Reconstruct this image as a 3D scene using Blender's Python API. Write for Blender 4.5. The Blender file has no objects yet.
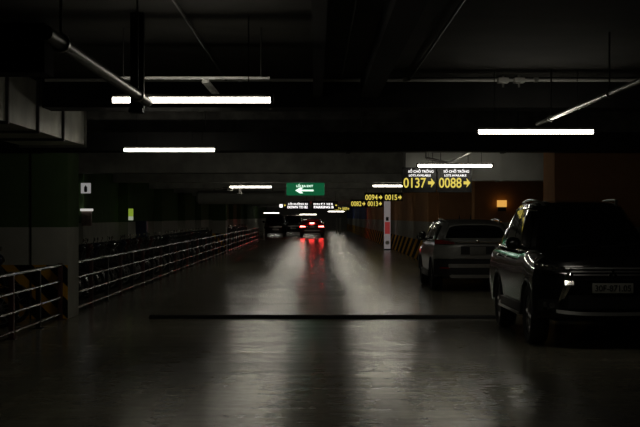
import bpy, bmesh, math, random
from mathutils import Vector, Matrix
random.seed(7)
C = bpy.context.scene.collection
PI = math.pi
F = 1400.0; CX = 316.0; CY = 217.0; H = 1.6      # focal length in px, vanishing point, eye height

# ------------------------------------------------------------------ helpers
class MB:
    """collects shapes into one bmesh"""
    def __init__(s): s.b = bmesh.new()
    def faces(s, vs, fs):
        v = [s.b.verts.new(p) for p in vs]
        for f in fs:
            try: s.b.faces.new([v[i] for i in f])
            except ValueError: pass
        return v
    def box(s, a, b, bev=0.0, rot=None, pivot=None):
        x0, y0, z0 = a; x1, y1, z1 = b
        bb = bmesh.new()
        bmesh.ops.create_cube(bb, size=1.0)
        for v in bb.verts:
            v.co = Vector(((x0+x1)/2+v.co.x*(x1-x0), (y0+y1)/2+v.co.y*(y1-y0), (z0+z1)/2+v.co.z*(z1-z0)))
        if bev > 0:
            bmesh.ops.bevel(bb, geom=list(bb.edges), offset=bev, segments=2, profile=0.6, affect='EDGES')
        if rot is not None:
            p = Vector(pivot) if pivot is not None else Vector(((x0+x1)/2, (y0+y1)/2, (z0+z1)/2))
            for v in bb.verts: v.co = rot @ (v.co-p) + p
        s.merge(bb)
    def merge(s, bb):
        bb.verts.index_update()
        nv = [s.b.verts.new(v.co) for v in bb.verts]
        for f in bb.faces:
            try: s.b.faces.new([nv[v.index] for v in f.verts])
            except ValueError: pass
        bb.free()
    def tube(s, path, r, n=10, cap=True):
        P = [Vector(p) for p in path]; rings = []
        rr = r if isinstance(r, (list, tuple)) else [r]*len(P)
        up = None
        for i, p in enumerate(P):
            t = (P[min(i+1, len(P)-1)] - P[max(i-1, 0)]).normalized()
            if up is None:
                up = Vector((0, 0, 1)) if abs(t.z) < 0.9 else Vector((1, 0, 0))
            a = t.cross(up).normalized(); b2 = a.cross(t).normalized(); up = b2
            rings.append([s.b.verts.new(p + a*rr[i]*math.cos(2*PI*k/n) + b2*rr[i]*math.sin(2*PI*k/n)) for k in range(n)])
        for A, B in zip(rings, rings[1:]):
            for k in range(n):
                s.b.faces.new((A[k], A[(k+1) % n], B[(k+1) % n], B[k]))
        if cap:
            s.b.faces.new(rings[0][::-1]); s.b.faces.new(rings[-1])
    def lathe(s, prof, c, axis='X', n=28, close=True):
        """profile of (radius, offset along the axis) spun about the axis through c"""
        rings = []
        for r, o in prof:
            ring = []
            for k in range(n):
                a = 2*PI*k/n; u, w = r*math.cos(a), r*math.sin(a)
                if axis == 'X': q = (c[0]+o, c[1]+u, c[2]+w)
                elif axis == 'Y': q = (c[0]+u, c[1]+o, c[2]+w)
                else: q = (c[0]+u, c[1]+w, c[2]+o)
                ring.append(s.b.verts.new(q))
            rings.append(ring)
        pr = list(zip(rings, rings[1:])) + ([(rings[-1], rings[0])] if close else [])
        for A, B in pr:
            for k in range(n):
                s.b.faces.new((A[k], A[(k+1) % n], B[(k+1) % n], B[k]))
        if not close:
            s.b.faces.new(rings[0][::-1]); s.b.faces.new(rings[-1])
    def ball(s, c, r, n=14):
        bb = bmesh.new(); bmesh.ops.create_uvsphere(bb, u_segments=n, v_segments=max(6, n//2+2), radius=1)
        r = r if isinstance(r, (tuple, list)) else (r, r, r)
        for v in bb.verts: v.co = Vector((c[0]+v.co.x*r[0], c[1]+v.co.y*r[1], c[2]+v.co.z*r[2]))
        s.merge(bb)
    def sheet(s, fn, nu, nv, back):
        """closed curved panel: fn(u,v) is the front, back a thickness vector"""
        bk = Vector(back)
        A = [[s.b.verts.new(Vector(fn(i/nu, j/nv))) for j in range(nv+1)] for i in range(nu+1)]
        B = [[s.b.verts.new(v.co+bk) for v in row] for row in A]
        for i in range(nu):
            for j in range(nv):
                s.b.faces.new((A[i][j], A[i+1][j], A[i+1][j+1], A[i][j+1]))
                s.b.faces.new((B[i][j], B[i][j+1], B[i+1][j+1], B[i+1][j]))
        for i in range(nu):
            s.b.faces.new((A[i][0], B[i][0], B[i+1][0], A[i+1][0]))
            s.b.faces.new((A[i][nv], A[i+1][nv], B[i+1][nv], B[i][nv]))
        for j in range(nv):
            s.b.faces.new((A[0][j], A[0][j+1], B[0][j+1], B[0][j]))
            s.b.faces.new((A[nu][j], B[nu][j], B[nu][j+1], A[nu][j+1]))
    def prism(s, pts, vec):
        """flat polygon pushed along vec"""
        n = len(pts); v = Vector(vec)
        a = [s.b.verts.new(p) for p in pts]; b = [s.b.verts.new(Vector(p)+v) for p in pts]
        s.b.faces.new(a); s.b.faces.new(b[::-1])
        for i in range(n): s.b.faces.new((a[i], b[i], b[(i+1) % n], a[(i+1) % n]))
    def build(s, name, m, parent=None, smooth=35):
        bmesh.ops.recalc_face_normals(s.b, faces=list(s.b.faces))
        me = bpy.data.meshes.new(name); s.b.to_mesh(me); s.b.free()
        me.materials.append(m)
        if smooth:
            for p in me.polygons: p.use_smooth = True
            me.set_sharp_from_angle(angle=math.radians(smooth))
        o = bpy.data.objects.new(name, me); C.objects.link(o)
        if parent is not None: o.parent = parent
        return o

def tag(o, label=None, cat=None, group=None, kind=None):
    if label: o['label'] = label
    if cat: o['category'] = cat
    if group: o['group'] = group
    if kind: o['kind'] = kind
    return o
def empty(name, loc, rz=0.0):
    o = bpy.data.objects.new(name, None); C.objects.link(o)
    o.location = loc; o.rotation_euler = (0, 0, rz); o.empty_display_size = 0.2
    return o
def copy_tree(o, parent=None):
    c = o.copy(); C.objects.link(c)
    if parent is not None: c.parent = parent
    for ch in list(o.children): copy_tree(ch, c)
    return c
def at(px, py, Z):
    return ((px-CX)*Z/F, Z, H+(CY-py)*Z/F)

# ------------------------------------------------------------------ materials
def nodes(name):
    m = bpy.data.materials.new(name); m.use_nodes = True
    nt = m.node_tree; b = nt.nodes['Principled BSDF']
    return m, nt, b
def mat(name, col, rough=0.5, metal=0.0, var=0.12, scale=6.0, bump=0.0, coat=0.0, spec=0.5):
    m, nt, b = nodes(name); L = nt.links
    tc = nt.nodes.new('ShaderNodeTexCoord'); nz = nt.nodes.new('ShaderNodeTexNoise')
    nz.inputs['Scale'].default_value = scale; nz.inputs['Detail'].default_value = 5
    L.new(tc.outputs['Object'], nz.inputs['Vector'])
    rp = nt.nodes.new('ShaderNodeValToRGB')
    rp.color_ramp.elements[0].position = 0.3; rp.color_ramp.elements[1].position = 0.7
    rp.color_ramp.elements[0].color = (*[c*(1-var) for c in col], 1)
    rp.color_ramp.elements[1].color = (*[min(1, c*(1+var)) for c in col], 1)
    L.new(nz.outputs['Fac'], rp.inputs['Fac']); L.new(rp.outputs['Color'], b.inputs['Base Color'])
    b.inputs['Roughness'].default_value = rough; b.inputs['Metallic'].default_value = metal
    b.inputs['Coat Weight'].default_value = coat; b.inputs['Coat Roughness'].default_value = 0.04
    b.inputs['Specular IOR Level'].default_value = spec
    if bump > 0:
        bp = nt.nodes.new('ShaderNodeBump'); bp.inputs['Strength'].default_value = bump; bp.inputs['Distance'].default_value = 0.02
        L.new(nz.outputs['Fac'], bp.inputs['Height']); L.new(bp.outputs['Normal'], b.inputs['Normal'])
    return m
def glow(name, col, strength, base=(0.02, 0.02, 0.02)):
    m, nt, b = nodes(name)
    b.inputs['Base Color'].default_value = (*base, 1); b.inputs['Roughness'].default_value = 0.4
    b.inputs['Emission Color'].default_value = (*col, 1); b.inputs['Emission Strength'].default_value = strength
    return m
YK = 0.2
def zone(name, upper, lower, z_mid, z_haz, hazard=True, w=0.55, front_only=False):
    """painted wall: colour band above, pale band below, black and yellow diagonals at the foot"""
    m, nt, b = nodes(name); L = nt.links; N = nt.nodes.new
    g = N('ShaderNodeNewGeometry'); sp = N('ShaderNodeSeparateXYZ'); L.new(g.outputs['Position'], sp.inputs[0])
    def math_(op, a, bb):
        n = N('ShaderNodeMath'); n.operation = op
        for i, q in enumerate((a, bb)):
            if isinstance(q, (int, float)): n.inputs[i].default_value = q
            elif q is not None: L.new(q, n.inputs[i])
        return n.outputs[0]
    def mix(f, a, bb):
        n = N('ShaderNodeMix'); n.data_type = 'RGBA'; L.new(f, n.inputs[0])
        for i, q in ((6, a), (7, bb)):
            if isinstance(q, tuple): n.inputs[i].default_value = (*q, 1)
            else: L.new(q, n.inputs[i])
        return n.outputs[2]
    X, Y, Zc = sp.outputs
    col = mix(math_('GREATER_THAN', Zc, z_mid), lower, upper)
    if hazard:
        d = math_('ADD', math_('ADD', X, Zc), math_('MULTIPLY', Y, YK))
        st = math_('GREATER_THAN', math_('FRACT', math_('DIVIDE', d, w), None), 0.58)
        hz = mix(st, (0.012, 0.012, 0.012), (0.75, 0.40, 0.03))
        f = math_('LESS_THAN', Zc, z_haz)
        if front_only:
            sn = N('ShaderNodeSeparateXYZ'); L.new(g.outputs['Normal'], sn.inputs[0])
            f = math_('MULTIPLY', f, math_('LESS_THAN', sn.outputs[1], -0.5))
        col = mix(f, col, hz)
    nz = N('ShaderNodeTexNoise'); nz.inputs['Scale'].default_value = 3; nz.inputs['Detail'].default_value = 6
    L.new(g.outputs['Position'], nz.inputs['Vector'])
    mr = N('ShaderNodeMapRange'); mr.inputs[3].default_value = 0.72; mr.inputs[4].default_value = 1.12
    L.new(nz.outputs['Fac'], mr.inputs[0])
    vm = N('ShaderNodeVectorMath'); vm.operation = 'SCALE'; L.new(col, vm.inputs[0]); L.new(mr.outputs[0], vm.inputs['Scale'])
    L.new(vm.outputs[0], b.inputs['Base Color'])
    b.inputs['Roughness'].default_value = 0.8; b.inputs['Specular IOR Level'].default_value = 0.02
    bp = N('ShaderNodeBump'); bp.inputs['Strength'].default_value = 0.15; bp.inputs['Distance'].default_value = 0.01
    L.new(nz.outputs['Fac'], bp.inputs['Height']); L.new(bp.outputs['Normal'], b.inputs['Normal'])
    return m
def floor_material():
    m, nt, b = nodes('sealed_concrete'); L = nt.links; N = nt.nodes.new
    g = N('ShaderNodeNewGeometry')
    def noise(sc, vec, det=6, dist=0.0):
        mp = N('ShaderNodeMapping'); mp.inputs['Scale'].default_value = vec; L.new(g.outputs['Position'], mp.inputs[0])
        n = N('ShaderNodeTexNoise'); n.inputs['Scale'].default_value = sc; n.inputs['Detail'].default_value = det
        n.inputs['Distortion'].default_value = dist
        L.new(mp.outputs[0], n.inputs['Vector']); return n.outputs['Fac']
    n1 = noise(0.7, (0.7, 0.8, 1), 5, 0.3)          # cloudy stains
    n2 = noise(1.0, (3.2, 0.12, 1), 5)               # tyre tracks along the lane
    n3 = noise(1.0, (0.45, 3.0, 1), 4, 0.3)          # trowel waves across the lane
    n4 = noise(9.0, (1, 1, 1), 6)
    def rng(f, a, c):
        r = N('ShaderNodeMapRange'); r.inputs[1].default_value = 0.3; r.inputs[2].default_value = 0.7
        r.inputs[3].default_value = a; r.inputs[4].default_value = c; L.new(f, r.inputs[0]); return r.outputs[0]
    def mul(a, c):
        n = N('ShaderNodeMath'); n.operation = 'MULTIPLY'; L.new(a, n.inputs[0]); L.new(c, n.inputs[1]); return n.outputs[0]
    def add(a, c, k=1.0):
        n = N('ShaderNodeMath'); n.operation = 'MULTIPLY_ADD'; L.new(c, n.inputs[0]); n.inputs[1].default_value = k; L.new(a, n.inputs[2]); return n.outputs[0]
    fac = mul(mul(rng(n1, 0.75, 1.15), rng(n2, 0.78, 1.15)), mul(rng(n4, 0.85, 1.1), rng(n3, 0.72, 1.15)))
    vm = N('ShaderNodeVectorMath'); vm.operation = 'SCALE'; vm.inputs[0].default_value = FLOOR_COL; L.new(fac, vm.inputs['Scale'])
    L.new(vm.outputs[0], b.inputs['Base Color'])
    L.new(mul(rng(n1, 1.08, 0.92), rng(n3, FLOOR_R*1.15, FLOOR_R*0.85)), b.inputs['Roughness'])
    b.inputs['Specular IOR Level'].default_value = 0.35
    hgt = add(mul(n3, n3), n4, 0.02)
    bp = N('ShaderNodeBump'); bp.inputs['Strength'].default_value = 0.16; bp.inputs['Distance'].default_value = 0.03
    L.new(hgt, bp.inputs['Height']); L.new(bp.outputs['Normal'], b.inputs['Normal'])
    return m
FLOOR_COL = (0.30, 0.28, 0.21); FLOOR_R = 0.21
TUBE = 14.0

M = {}
M['floor'] = floor_material()
M['ceiling'] = mat('dark_ceiling_paint', (0.042, 0.040, 0.035), 0.85, var=0.25, scale=1.5, bump=0.3)
M['black_paint'] = mat('black_paint', (0.013, 0.013, 0.013), 0.7, var=0.3, scale=3, spec=0.15)
M['concrete'] = mat('rough_beam_concrete', (0.10, 0.098, 0.09), 0.85, var=0.45, scale=5, bump=0.5)
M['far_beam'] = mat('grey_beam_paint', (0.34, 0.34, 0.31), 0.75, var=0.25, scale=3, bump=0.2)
M['green_zone'] = zone('green_zone_paint', (0.095, 0.155, 0.065), (0.52, 0.52, 0.46), 1.44, 0.85, True, 0.5, True)
M['orange_zone'] = zone('orange_zone_paint', (0.42, 0.215, 0.10), (0.36, 0.35, 0.31), 1.44, 0.75)
M['blue_zone'] = zone('blue_zone_paint', (0.05, 0.075, 0.22), (0.30, 0.30, 0.28), 1.44, 0.75)
M['far_wall'] = zone('far_wall_paint', (0.30, 0.30, 0.28), (0.34, 0.34, 0.31), 1.44, 0.1, False)
M['galv'] = mat('galvanised_steel', (0.50, 0.50, 0.48), 0.33, 0.9, 0.25, 9)
M['duct'] = mat('duct_sheet_metal', (0.75, 0.75, 0.68), 0.4, 0.25, 0.2, 2.5, 0.1)
M['pale_duct'] = mat('pale_duct_board', (0.42, 0.43, 0.40), 0.7, 0.0, 0.12, 2, 0.1)
M['dark_pipe'] = mat('dark_pipe_paint', (0.04, 0.038, 0.035), 0.42, 0.2, 0.2, 5)
M['brown_pipe'] = mat('dark_brown_pipe_paint', (0.022, 0.02, 0.017), 0.4, 0.0, 0.2, 5)
M['white_metal'] = mat('white_enamel', (0.6, 0.6, 0.57), 0.45, 0.0, 0.06, 6)
M['glint_patched_rail_steel'] = mat('glint_patched_rail_steel', (0.15, 0.15, 0.145), 0.26, 0.9, 0.9, 1.8)  # strong light and dark patches put broken glints into the rail colour
M['rail_post'] = mat('dark_red_post_paint', (0.10, 0.035, 0.03), 0.5, 0.0, 0.3, 6)
M['rubber'] = mat('black_rubber', (0.018, 0.018, 0.018), 0.75, 0.0, 0.2, 20, 0.2)
M['bump'] = mat('bump_rubber', (0.010, 0.010, 0.010), 0.8, 0.0, 0.3, 14, 0.3, spec=0.2)
M['plastic'] = mat('black_plastic', (0.015, 0.015, 0.016), 0.5, 0.0, 0.2, 12)
M['glass'] = mat('dark_car_glass', (0.006, 0.007, 0.007), 0.05, 0.0, 0.1, 3, coat=0.6)
M['chrome'] = mat('chrome', (0.80, 0.80, 0.78), 0.10, 1.0, 0.03, 8)
M['satin'] = mat('satin_silver', (0.42, 0.42, 0.41), 0.32, 0.8, 0.06, 8)
M['alloy'] = mat('alloy', (0.30, 0.30, 0.30), 0.35, 0.9, 0.1, 8)
M['black_car'] = mat('black_car_paint', (0.006, 0.006, 0.006), 0.35, 0.0, 0.1, 4, coat=1.0, spec=0.2)
M['silver_car'] = mat('grey_silver_car_paint', (0.25, 0.25, 0.24), 0.34, 0.1, 0.05, 4, coat=0.8)
M['dark_grey_car'] = mat('dark_grey_car_paint', (0.08, 0.08, 0.075), 0.35, 0.1, 0.05, 4, coat=0.8)
M['red_car'] = mat('dark_red_car_paint', (0.10, 0.008, 0.008), 0.25, 0.1, 0.05, 4, coat=1.0)
M['lamp_clear'] = mat('clear_lamp_lens', (0.12, 0.12, 0.12), 0.07, 0.6, 0.1, 30, coat=1.0)
M['lamp_red'] = mat('red_lamp_lens', (0.30, 0.012, 0.01), 0.12, 0.0, 0.1, 30, coat=1.0)
M['brake'] = glow('lit_brake_light', (1.0, 0.045, 0.04), 48.0, (0.3, 0.01, 0.01))
M['plate'] = mat('white_number_plate', (0.32, 0.32, 0.29), 0.4, 0.0, 0.04, 20)
M['ink'] = mat('black_ink', (0.02, 0.02, 0.02), 0.5)
M['tube'] = glow('lit_tube', (1.0, 0.935, 0.78), TUBE, (0.7, 0.7, 0.7))
M['led_yellow'] = glow('lit_yellow_led', (1.0, 0.80, 0.13), 0.75)
M['led_white'] = glow('lit_white_text', (1.0, 0.97, 0.95), 1.5)
M['sign_green'] = glow('lit_green_sign_face', (0.01, 0.27, 0.10), 0.30, (0.02, 0.2, 0.08))
M['sign_white'] = glow('lit_white_sign_mark', (0.75, 1.0, 0.82), 1.5)
M['zone_lime'] = glow('lit_lime_panel', (0.42, 0.62, 0.06), 0.42)
M['zone_pale'] = glow('lit_pale_panel', (0.8, 0.9, 0.65), 0.35)
M['zone_amber'] = glow('lit_amber_panel', (1.0, 0.50, 0.10), 0.75)
M['totem_white'] = glow('lit_white_totem_face', (1.0, 0.88, 0.88), 0.12, (0.6, 0.58, 0.58))
M['totem_red'] = glow('lit_red_totem_panel', (1.0, 0.12, 0.12), 0.15, (0.5, 0.03, 0.03))
M['cover_blue'] = mat('dark_blue_paint', (0.035, 0.045, 0.12), 0.5)
M['poster'] = mat('faded_notice', (0.28, 0.20, 0.17), 0.6, 0.0, 0.35, 12)
M['seat'] = mat('black_vinyl', (0.014, 0.014, 0.014), 0.55, 0.0, 0.2, 25, 0.1)

# ------------------------------------------------------------------ text
def text(name, s, m, parent, x, y, z, width, height, face=-1, extrude=0.004, bold=0.0):
    """raised lettering centred at x,z on a panel facing -Y (face=-1)"""
    cu = bpy.data.curves.new('lettering', 'FONT'); cu.body = s; cu.size = 1.0
    cu.align_x = 'CENTER'; cu.align_y = 'CENTER'; cu.offset = bold
    o = bpy.data.objects.new('lettering', cu); C.objects.link(o)
    dg = bpy.context.evaluated_depsgraph_get(); dg.update()
    me = bpy.data.meshes.new_from_object(o.evaluated_get(dg))
    bpy.data.objects.remove(o); bpy.data.curves.remove(cu)
    xs = [v.co.x for v in me.vertices]; ys = [v.co.y for v in me.vertices]
    sx = width/(max(xs)-min(xs)); sy = height/(max(ys)-min(ys)); mx = (max(xs)+min(xs))/2; my = (max(ys)+min(ys))/2
    b = bmesh.new(); b.from_mesh(me)
    for v in b.verts:
        v.co = Vector(((v.co.x-mx)*sx, 0, (v.co.y-my)*sy))
    bmesh.ops.recalc_face_normals(b, faces=list(b.faces))
    r = bmesh.ops.extrude_face_region(b, geom=list(b.faces))
    for g in r['geom']:
        if isinstance(g, bmesh.types.BMVert): g.co.y += face*extrude
    for v in b.verts: v.co = v.co + Vector((x, y, z))
    bmesh.ops.recalc_face_normals(b, faces=list(b.faces))
    me2 = bpy.data.meshes.new(name); b.to_mesh(me2); b.free(); me2.materials.append(m)
    bpy.data.meshes.remove(me)
    ob = bpy.data.objects.new(name, me2); C.objects.link(ob); ob.parent = parent
    return ob

# ------------------------------------------------------------------ the shell
def struct(name, mb, m):
    o = mb.build(name, m, smooth=0); o['kind'] = 'structure'; return o
SLAB = 3.25; FAR = 175.0
b = MB(); b.box((-14, -6, -0.3), (14, FAR+0.3, 0)); struct('floor', b, M['floor'])
b = MB(); b.box((-14, -6, SLAB), (14, FAR+0.3, SLAB+0.3)); struct('ceiling', b, M['ceiling'])
b = MB(); b.box((-6.5, -6, 0), (-6.2, FAR, SLAB)); struct('wall_left', b, M['green_zone'])
b = MB(); b.box((9.0, -6, 0), (9.3, 48, SLAB)); struct('wall_right', b, M['orange_zone'])
b = MB(); b.box((3.85, 48, 0), (4.2, 106, SLAB)); b.box((4.2, 47.8, 0), (9.0, 48.1, SLAB)); struct('wall_right', b, M['orange_zone'])
b = MB(); b.box((3.85, 106, 0), (4.2, FAR, SLAB)); struct('wall_right', b, M['blue_zone'])
b = MB(); b.box((-6.2, FAR, 0), (4.2, FAR+0.3, SLAB)); struct('wall_back', b, M['far_wall'])
b = MB(); b.box((-6.5, -6.3, 0), (9.3, -6, SLAB)); struct('wall_front', b, M['concrete'])

def pillar(x0, x1, y0, y1, m, top=SLAB):
    b = MB(); b.box((x0, y0, 0), (x1, y1, top), 0.015); return struct('pillar', b, m)
pillar(-6.2, -3.88, 21.9, 22.9, M['green_zone'])
for y in (35.5, 44.0, 53.6, 63.0, 72, 81, 90, 100, 110, 120): pillar(-6.2, -5.9, y, y+0.7, M['green_zone'])
b = MB(); b.box((-4.475, 21.885, 0), (-4.45, 21.91, 2.6)); struct('trim_1', b, M['black_paint'])
pillar(-4.75, -4.12, 64.0, 65.0, M['green_zone'])
pillar(3.75, 6.4, 22.0, 23.1, M['orange_zone'])
pillar(4.75, 7.2, 42.0, 42.7, M['orange_zone'])
def beam(x0, x1, y0, y1, z0, m):
    b = MB(); b.box((x0, y0, z0), (x1, y1, SLAB)); return struct('beam', b, m)
beam(-3.25, 9.0, 16.6, 17.2, 2.90, M['black_paint'])
beam(-6.2, 9.0, 21.9, 22.9, 2.92, M['concrete'])
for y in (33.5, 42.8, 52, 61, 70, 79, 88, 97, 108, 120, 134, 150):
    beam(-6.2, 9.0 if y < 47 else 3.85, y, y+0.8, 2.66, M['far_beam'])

# black duct across the lane under the beam at the wide pillars
def thing_mesh(name, mb, m, label, cat, group=None, smooth=35):
    return tag(mb.build(name, m, smooth=smooth), label, cat, group)
t = tag(empty('air_duct', (2.3, 21.4, 2.6)), 'long black air duct crossing the whole lane above the two wide pillars', 'duct')
b = MB(); b.box((-8.4, -0.3, 0.0), (6.6, 0.42, 0.28), 0.01); b.build('duct_body', M['black_paint'], t)
for x in (-6.6, -4.2, -1.8, 0.6, 3.0):
    b = MB(); b.tube([(x+0.2, 0.1, 0.27), (x+0.2, 0.1, 0.655)], 0.01, 6); b.build('hanger_rod', M['dark_pipe'], t)
    b = MB(); b.box((x-0.03, -0.32, -0.012), (x+0.03, 0.44, 0.29)); b.build('flange', M['black_paint'], t)

# pale duct behind the fourth tube lamp, right
t = tag(empty('air_duct', (3.2, 25.7, 2.27)), 'pale grey air duct lit by the tube lamp above the yellow number displays', 'duct')
b = MB(); b.box((-1.55, 0, 0), (1.9, 0.7, 0.94)); b.build('duct_body', M['pale_duct'], t)
for x in (-0.75, 0.2, 1.1):
    b = MB(); b.tube([(x+0.1, 0.35, 0.93), (x+0.1, 0.35, 0.984)], 0.01, 6); b.build('hanger_rod', M['dark_pipe'], t)
    b = MB(); b.box((x-0.025, -0.02, -0.012), (x+0.025, 0.72, 0.95)); b.build('flange', M['pale_duct'], t)

# large duct on the left, running along the lane
t = tag(empty('air_duct', (-3.3, 13, 2.62)), 'sheet metal air duct with tall seams, high on the left', 'duct')
b = MB(); b.box((-0.9, -1.0, 0), (0, 7.1, 0.59)); b.build('duct_body', M['duct'], t)
for y in (0.3, 1.9, 3.55, 5.2, 6.95):
    b = MB(); b.box((-0.93, y-0.03, -0.03), (0.03, y+0.03, 0.60)); b.tube([(-0.45, y, 0.55), (-0.45, y, 0.635)], 0.01, 6); b.build('flange', M['dark_pipe'] if y < 6 else M['galv'], t)
b = MB(); b.box((-5.6, 11.6, 2.80), (-2.25, 12.0, 3.21))
for x in (-5.0, -3.8, -2.5): b.tube([(x, 11.8, 3.2), (x, 11.8, SLAB+0.005)], 0.01, 6)
thing_mesh('cable_tray', b, M['black_paint'], 'black cable tray across the ceiling in front of the left duct', 'cable tray')

# round duct further down the lane
t = tag(empty('air_duct', (-2.5, 55, 2.37)), 'round grey duct across the lane behind the left lamp row, far off', 'duct')
b = MB(); b.tube([(-2.2, 0, 0), (-2.1, 0, 0), (1.25, 0, 0), (1.45, 0, 0)], [0.18, 0.27, 0.27, 0.1], 24); b.build('duct_body', M['pale_duct'], t)
for x in (-1.5, 0.8):
    b = MB(); b.box((x-0.02, -0.02, 0.2), (x+0.02, 0.02, 0.88)); b.build('hanger', M['dark_pipe'], t)

# pipes and conduits along the ceiling
def long_pipe(name, x, z, y0, y1, r, m, label, cat, hang=(), clamp=True):
    t = tag(empty(name, (x, y0, z)), label, cat)
    b = MB(); b.tube([(0, 0, 0), (0, y1-y0, 0)], r, 14); b.build('pipe_run', m, t)
    for y in hang:
        b = MB(); b.tube([(0, y-y0, r*0.8), (0, y-y0, SLAB-z+0.01)], 0.008, 6); b.build('hanger_rod', M['dark_pipe'], t)
        if clamp:
            b = MB(); b.lathe([(r-0.005, -0.02), (r+0.012, -0.02), (r+0.012, 0.02), (r-0.005, 0.02)], (0, y-y0, 0), 'Y', 16); b.build('clamp', M['galv'], t)
    return t
long_pipe('sprinkler_pipe', -1.276, 2.47, 6.6, 10.62, 0.036, M['brown_pipe'], 'dark sprinkler pipe ending under the nearest left tube lamp', 'pipe', (7.0, 10.0))
long_pipe('sprinkler_pipe', 2.62, 2.70, 8.0, 16.58, 0.024, M['galv'], 'thin steel pipe at upper right, running above the right tube lamp', 'pipe', (9.5, 12.5, 15.6))
long_pipe('conduit', -1.06, 3.215, 4, 16.58, 0.012, M['dark_pipe'], 'thin conduit on the ceiling left of the lane middle', 'conduit', ())
long_pipe('conduit', 1.10, 3.215, 4, 16.58, 0.012, M['dark_pipe'], 'thin conduit on the ceiling right of the wide black tray', 'conduit', ())
long_pipe('conduit', 0.30, 3.225, 4, 16.58, 0.009, M['dark_pipe'], 'thinnest conduit on the ceiling between the two black trays', 'conduit', ())
b = MB(); b.box((0.52, 4, 3.0), (0.73, 16.4, 3.1)); b.box((0.52, 4, 3.1), (0.54, 16.4, 3.21)); b.box((0.71, 4, 3.1), (0.73, 16.4, 3.21))
for y in (6, 9, 12, 15): b.tube([(0.53, y, 3.2), (0.53, y, SLAB+0.005)], 0.008, 6); b.tube([(0.72, y, 3.2), (0.72, y, SLAB+0.005)], 0.008, 6)
thing_mesh('cable_tray', b, M['black_paint'], 'wide black cable tray running along the ceiling right of centre', 'cable tray')
b = MB(); b.box((-0.03, 4, 3.0), (0.075, 16.4, 3.21))
for y in (6, 9, 12, 15): b.tube([(0.022, y, 3.2), (0.022, y, SLAB+0.005)], 0.008, 6)
thing_mesh('cable_tray', b, M['black_paint'], 'narrow black cable tray running straight overhead along the lane middle', 'cable tray')
# steel pipe across the lane at the head of the first beam
t = tag(empty('cross_pipe', (0, 16.52, 3.215)), 'thin steel pipe across the ceiling above the nearest tube lamps', 'pipe')
b = MB(); b.tube([(-3.2, 0, 0), (3.9, 0, 0)], 0.02, 10); b.build('pipe_run', M['white_metal'], t)
for x in (-2.2, -0.9, 1.05, 2.6):
    b = MB(); b.box((x-0.025, -0.02, -0.02), (x+0.025, 0.05, 0.034)); b.build('clamp', M['galv'], t)
t = tag(empty('support_strut', (-1.06, 12.2, 2.80)), 'bright steel strut hanging just above and behind the nearest left tube lamp', 'strut')
b = MB(); b.box((-0.70, -0.02, 0.0), (0.66, 0.03, 0.022), 0.003); b.build('cross_bar', mat('bright_strut_enamel', (0.85, 0.85, 0.82), 0.3, 0.0, 0.2, 10), t)
b = MB(); b.box((0.065, 0.0, -0.03), (0.125, 1.35, -0.001), 0.004); b.build('long_bar', M['white_metal'], t)
for x in (-0.62, 0.58):
    b = MB(); b.tube([(x, 0, 0.03), (x, 0, SLAB-2.8+0.005)], 0.006, 6); b.build('hanger_rod', M['dark_pipe'], t)
b = MB(); b.box((-1.50, 11.30, 2.44), (-1.39, 11.36, 3.253)); b.box((-1.50, 11.20, 2.44), (-1.39, 11.36, 2.47))
thing_mesh('hanging_bracket', b, M['black_paint'], 'black flat bracket hanging in front of the nearest left tube lamp', 'bracket')
for px, lab in ((503, 'small pale box on the ceiling above the right tube lamp, left of its pair'), (519, 'small pale box on the ceiling above the right tube lamp, right of its pair')):
    X = (px-CX)*16.3/F
    t = tag(empty('junction_box', (X, 16.3, 3.16)), lab, 'junction box')
    b = MB(); b.box((-0.06, -0.08, 0), (0.06, 0.08, 0.06), 0.008); b.tube([(0, 0, 0.05), (0, 0, 0.095)], 0.015, 8); b.build('box_body', M['white_metal'], t)
    b = MB(); b.tube([(0, 0, 0), (0, 0, -0.05)], 0.012, 8); b.build('gland', M['galv'], t)
# the pair of slanting struts above the right number displays
for (a, c, lab) in (((426, 158), (447, 163), 'dark brace sloping down to the right above the right tube lamp row display'), ((470, 152), (449, 163), 'steel brace sloping down to the left above the yellow displays')):
    p = Vector(at(*a, 25.0)); q = Vector(at(*c, 25.0)); d = (p-q).normalized()
    b = MB(); b.tube([q, p], 0.028, 8); b.tube([p, (p.x, p.y, SLAB+0.005)], 0.012, 6)
    thing_mesh('brace', b, M['galv'] if a[0] > 450 else M['dark_pipe'], lab, 'brace')
# small valve cluster left
t = tag(empty('pipe_valve', at(240, 187, 44.3)), 'pipe valve with flanges beside the far left tube lamp', 'valve')
b = MB(); b.tube([(0, 0, -0.2), (0, 0, 0.68)], 0.06, 12); b.tube([(0, 0, 0.67), (0, 0, 0.706)], 0.02, 8); b.tube([(-0.55, 0, -0.05), (0.05, 0, -0.05)], 0.05, 12); b.build('pipe_run', M['dark_pipe'], t)
for z in (-0.2, 0.05, 0.2):
    b = MB(); b.lathe([(0.02, -0.015), (0.1, -0.015), (0.1, 0.015), (0.02, 0.015)], (0, 0, z), 'Z', 16); b.build('flange', M['galv'], t)
b = MB(); b.lathe([(0.06, -0.01), (0.09, -0.01), (0.09, 0.01), (0.06, 0.01)], (-0.3, -0.12, -0.05), 'Y', 16); b.tube([(-0.3, -0.12, -0.05), (-0.3, 0, -0.05)], 0.012, 6); b.build('hand_wheel', M['galv'], t)

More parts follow.
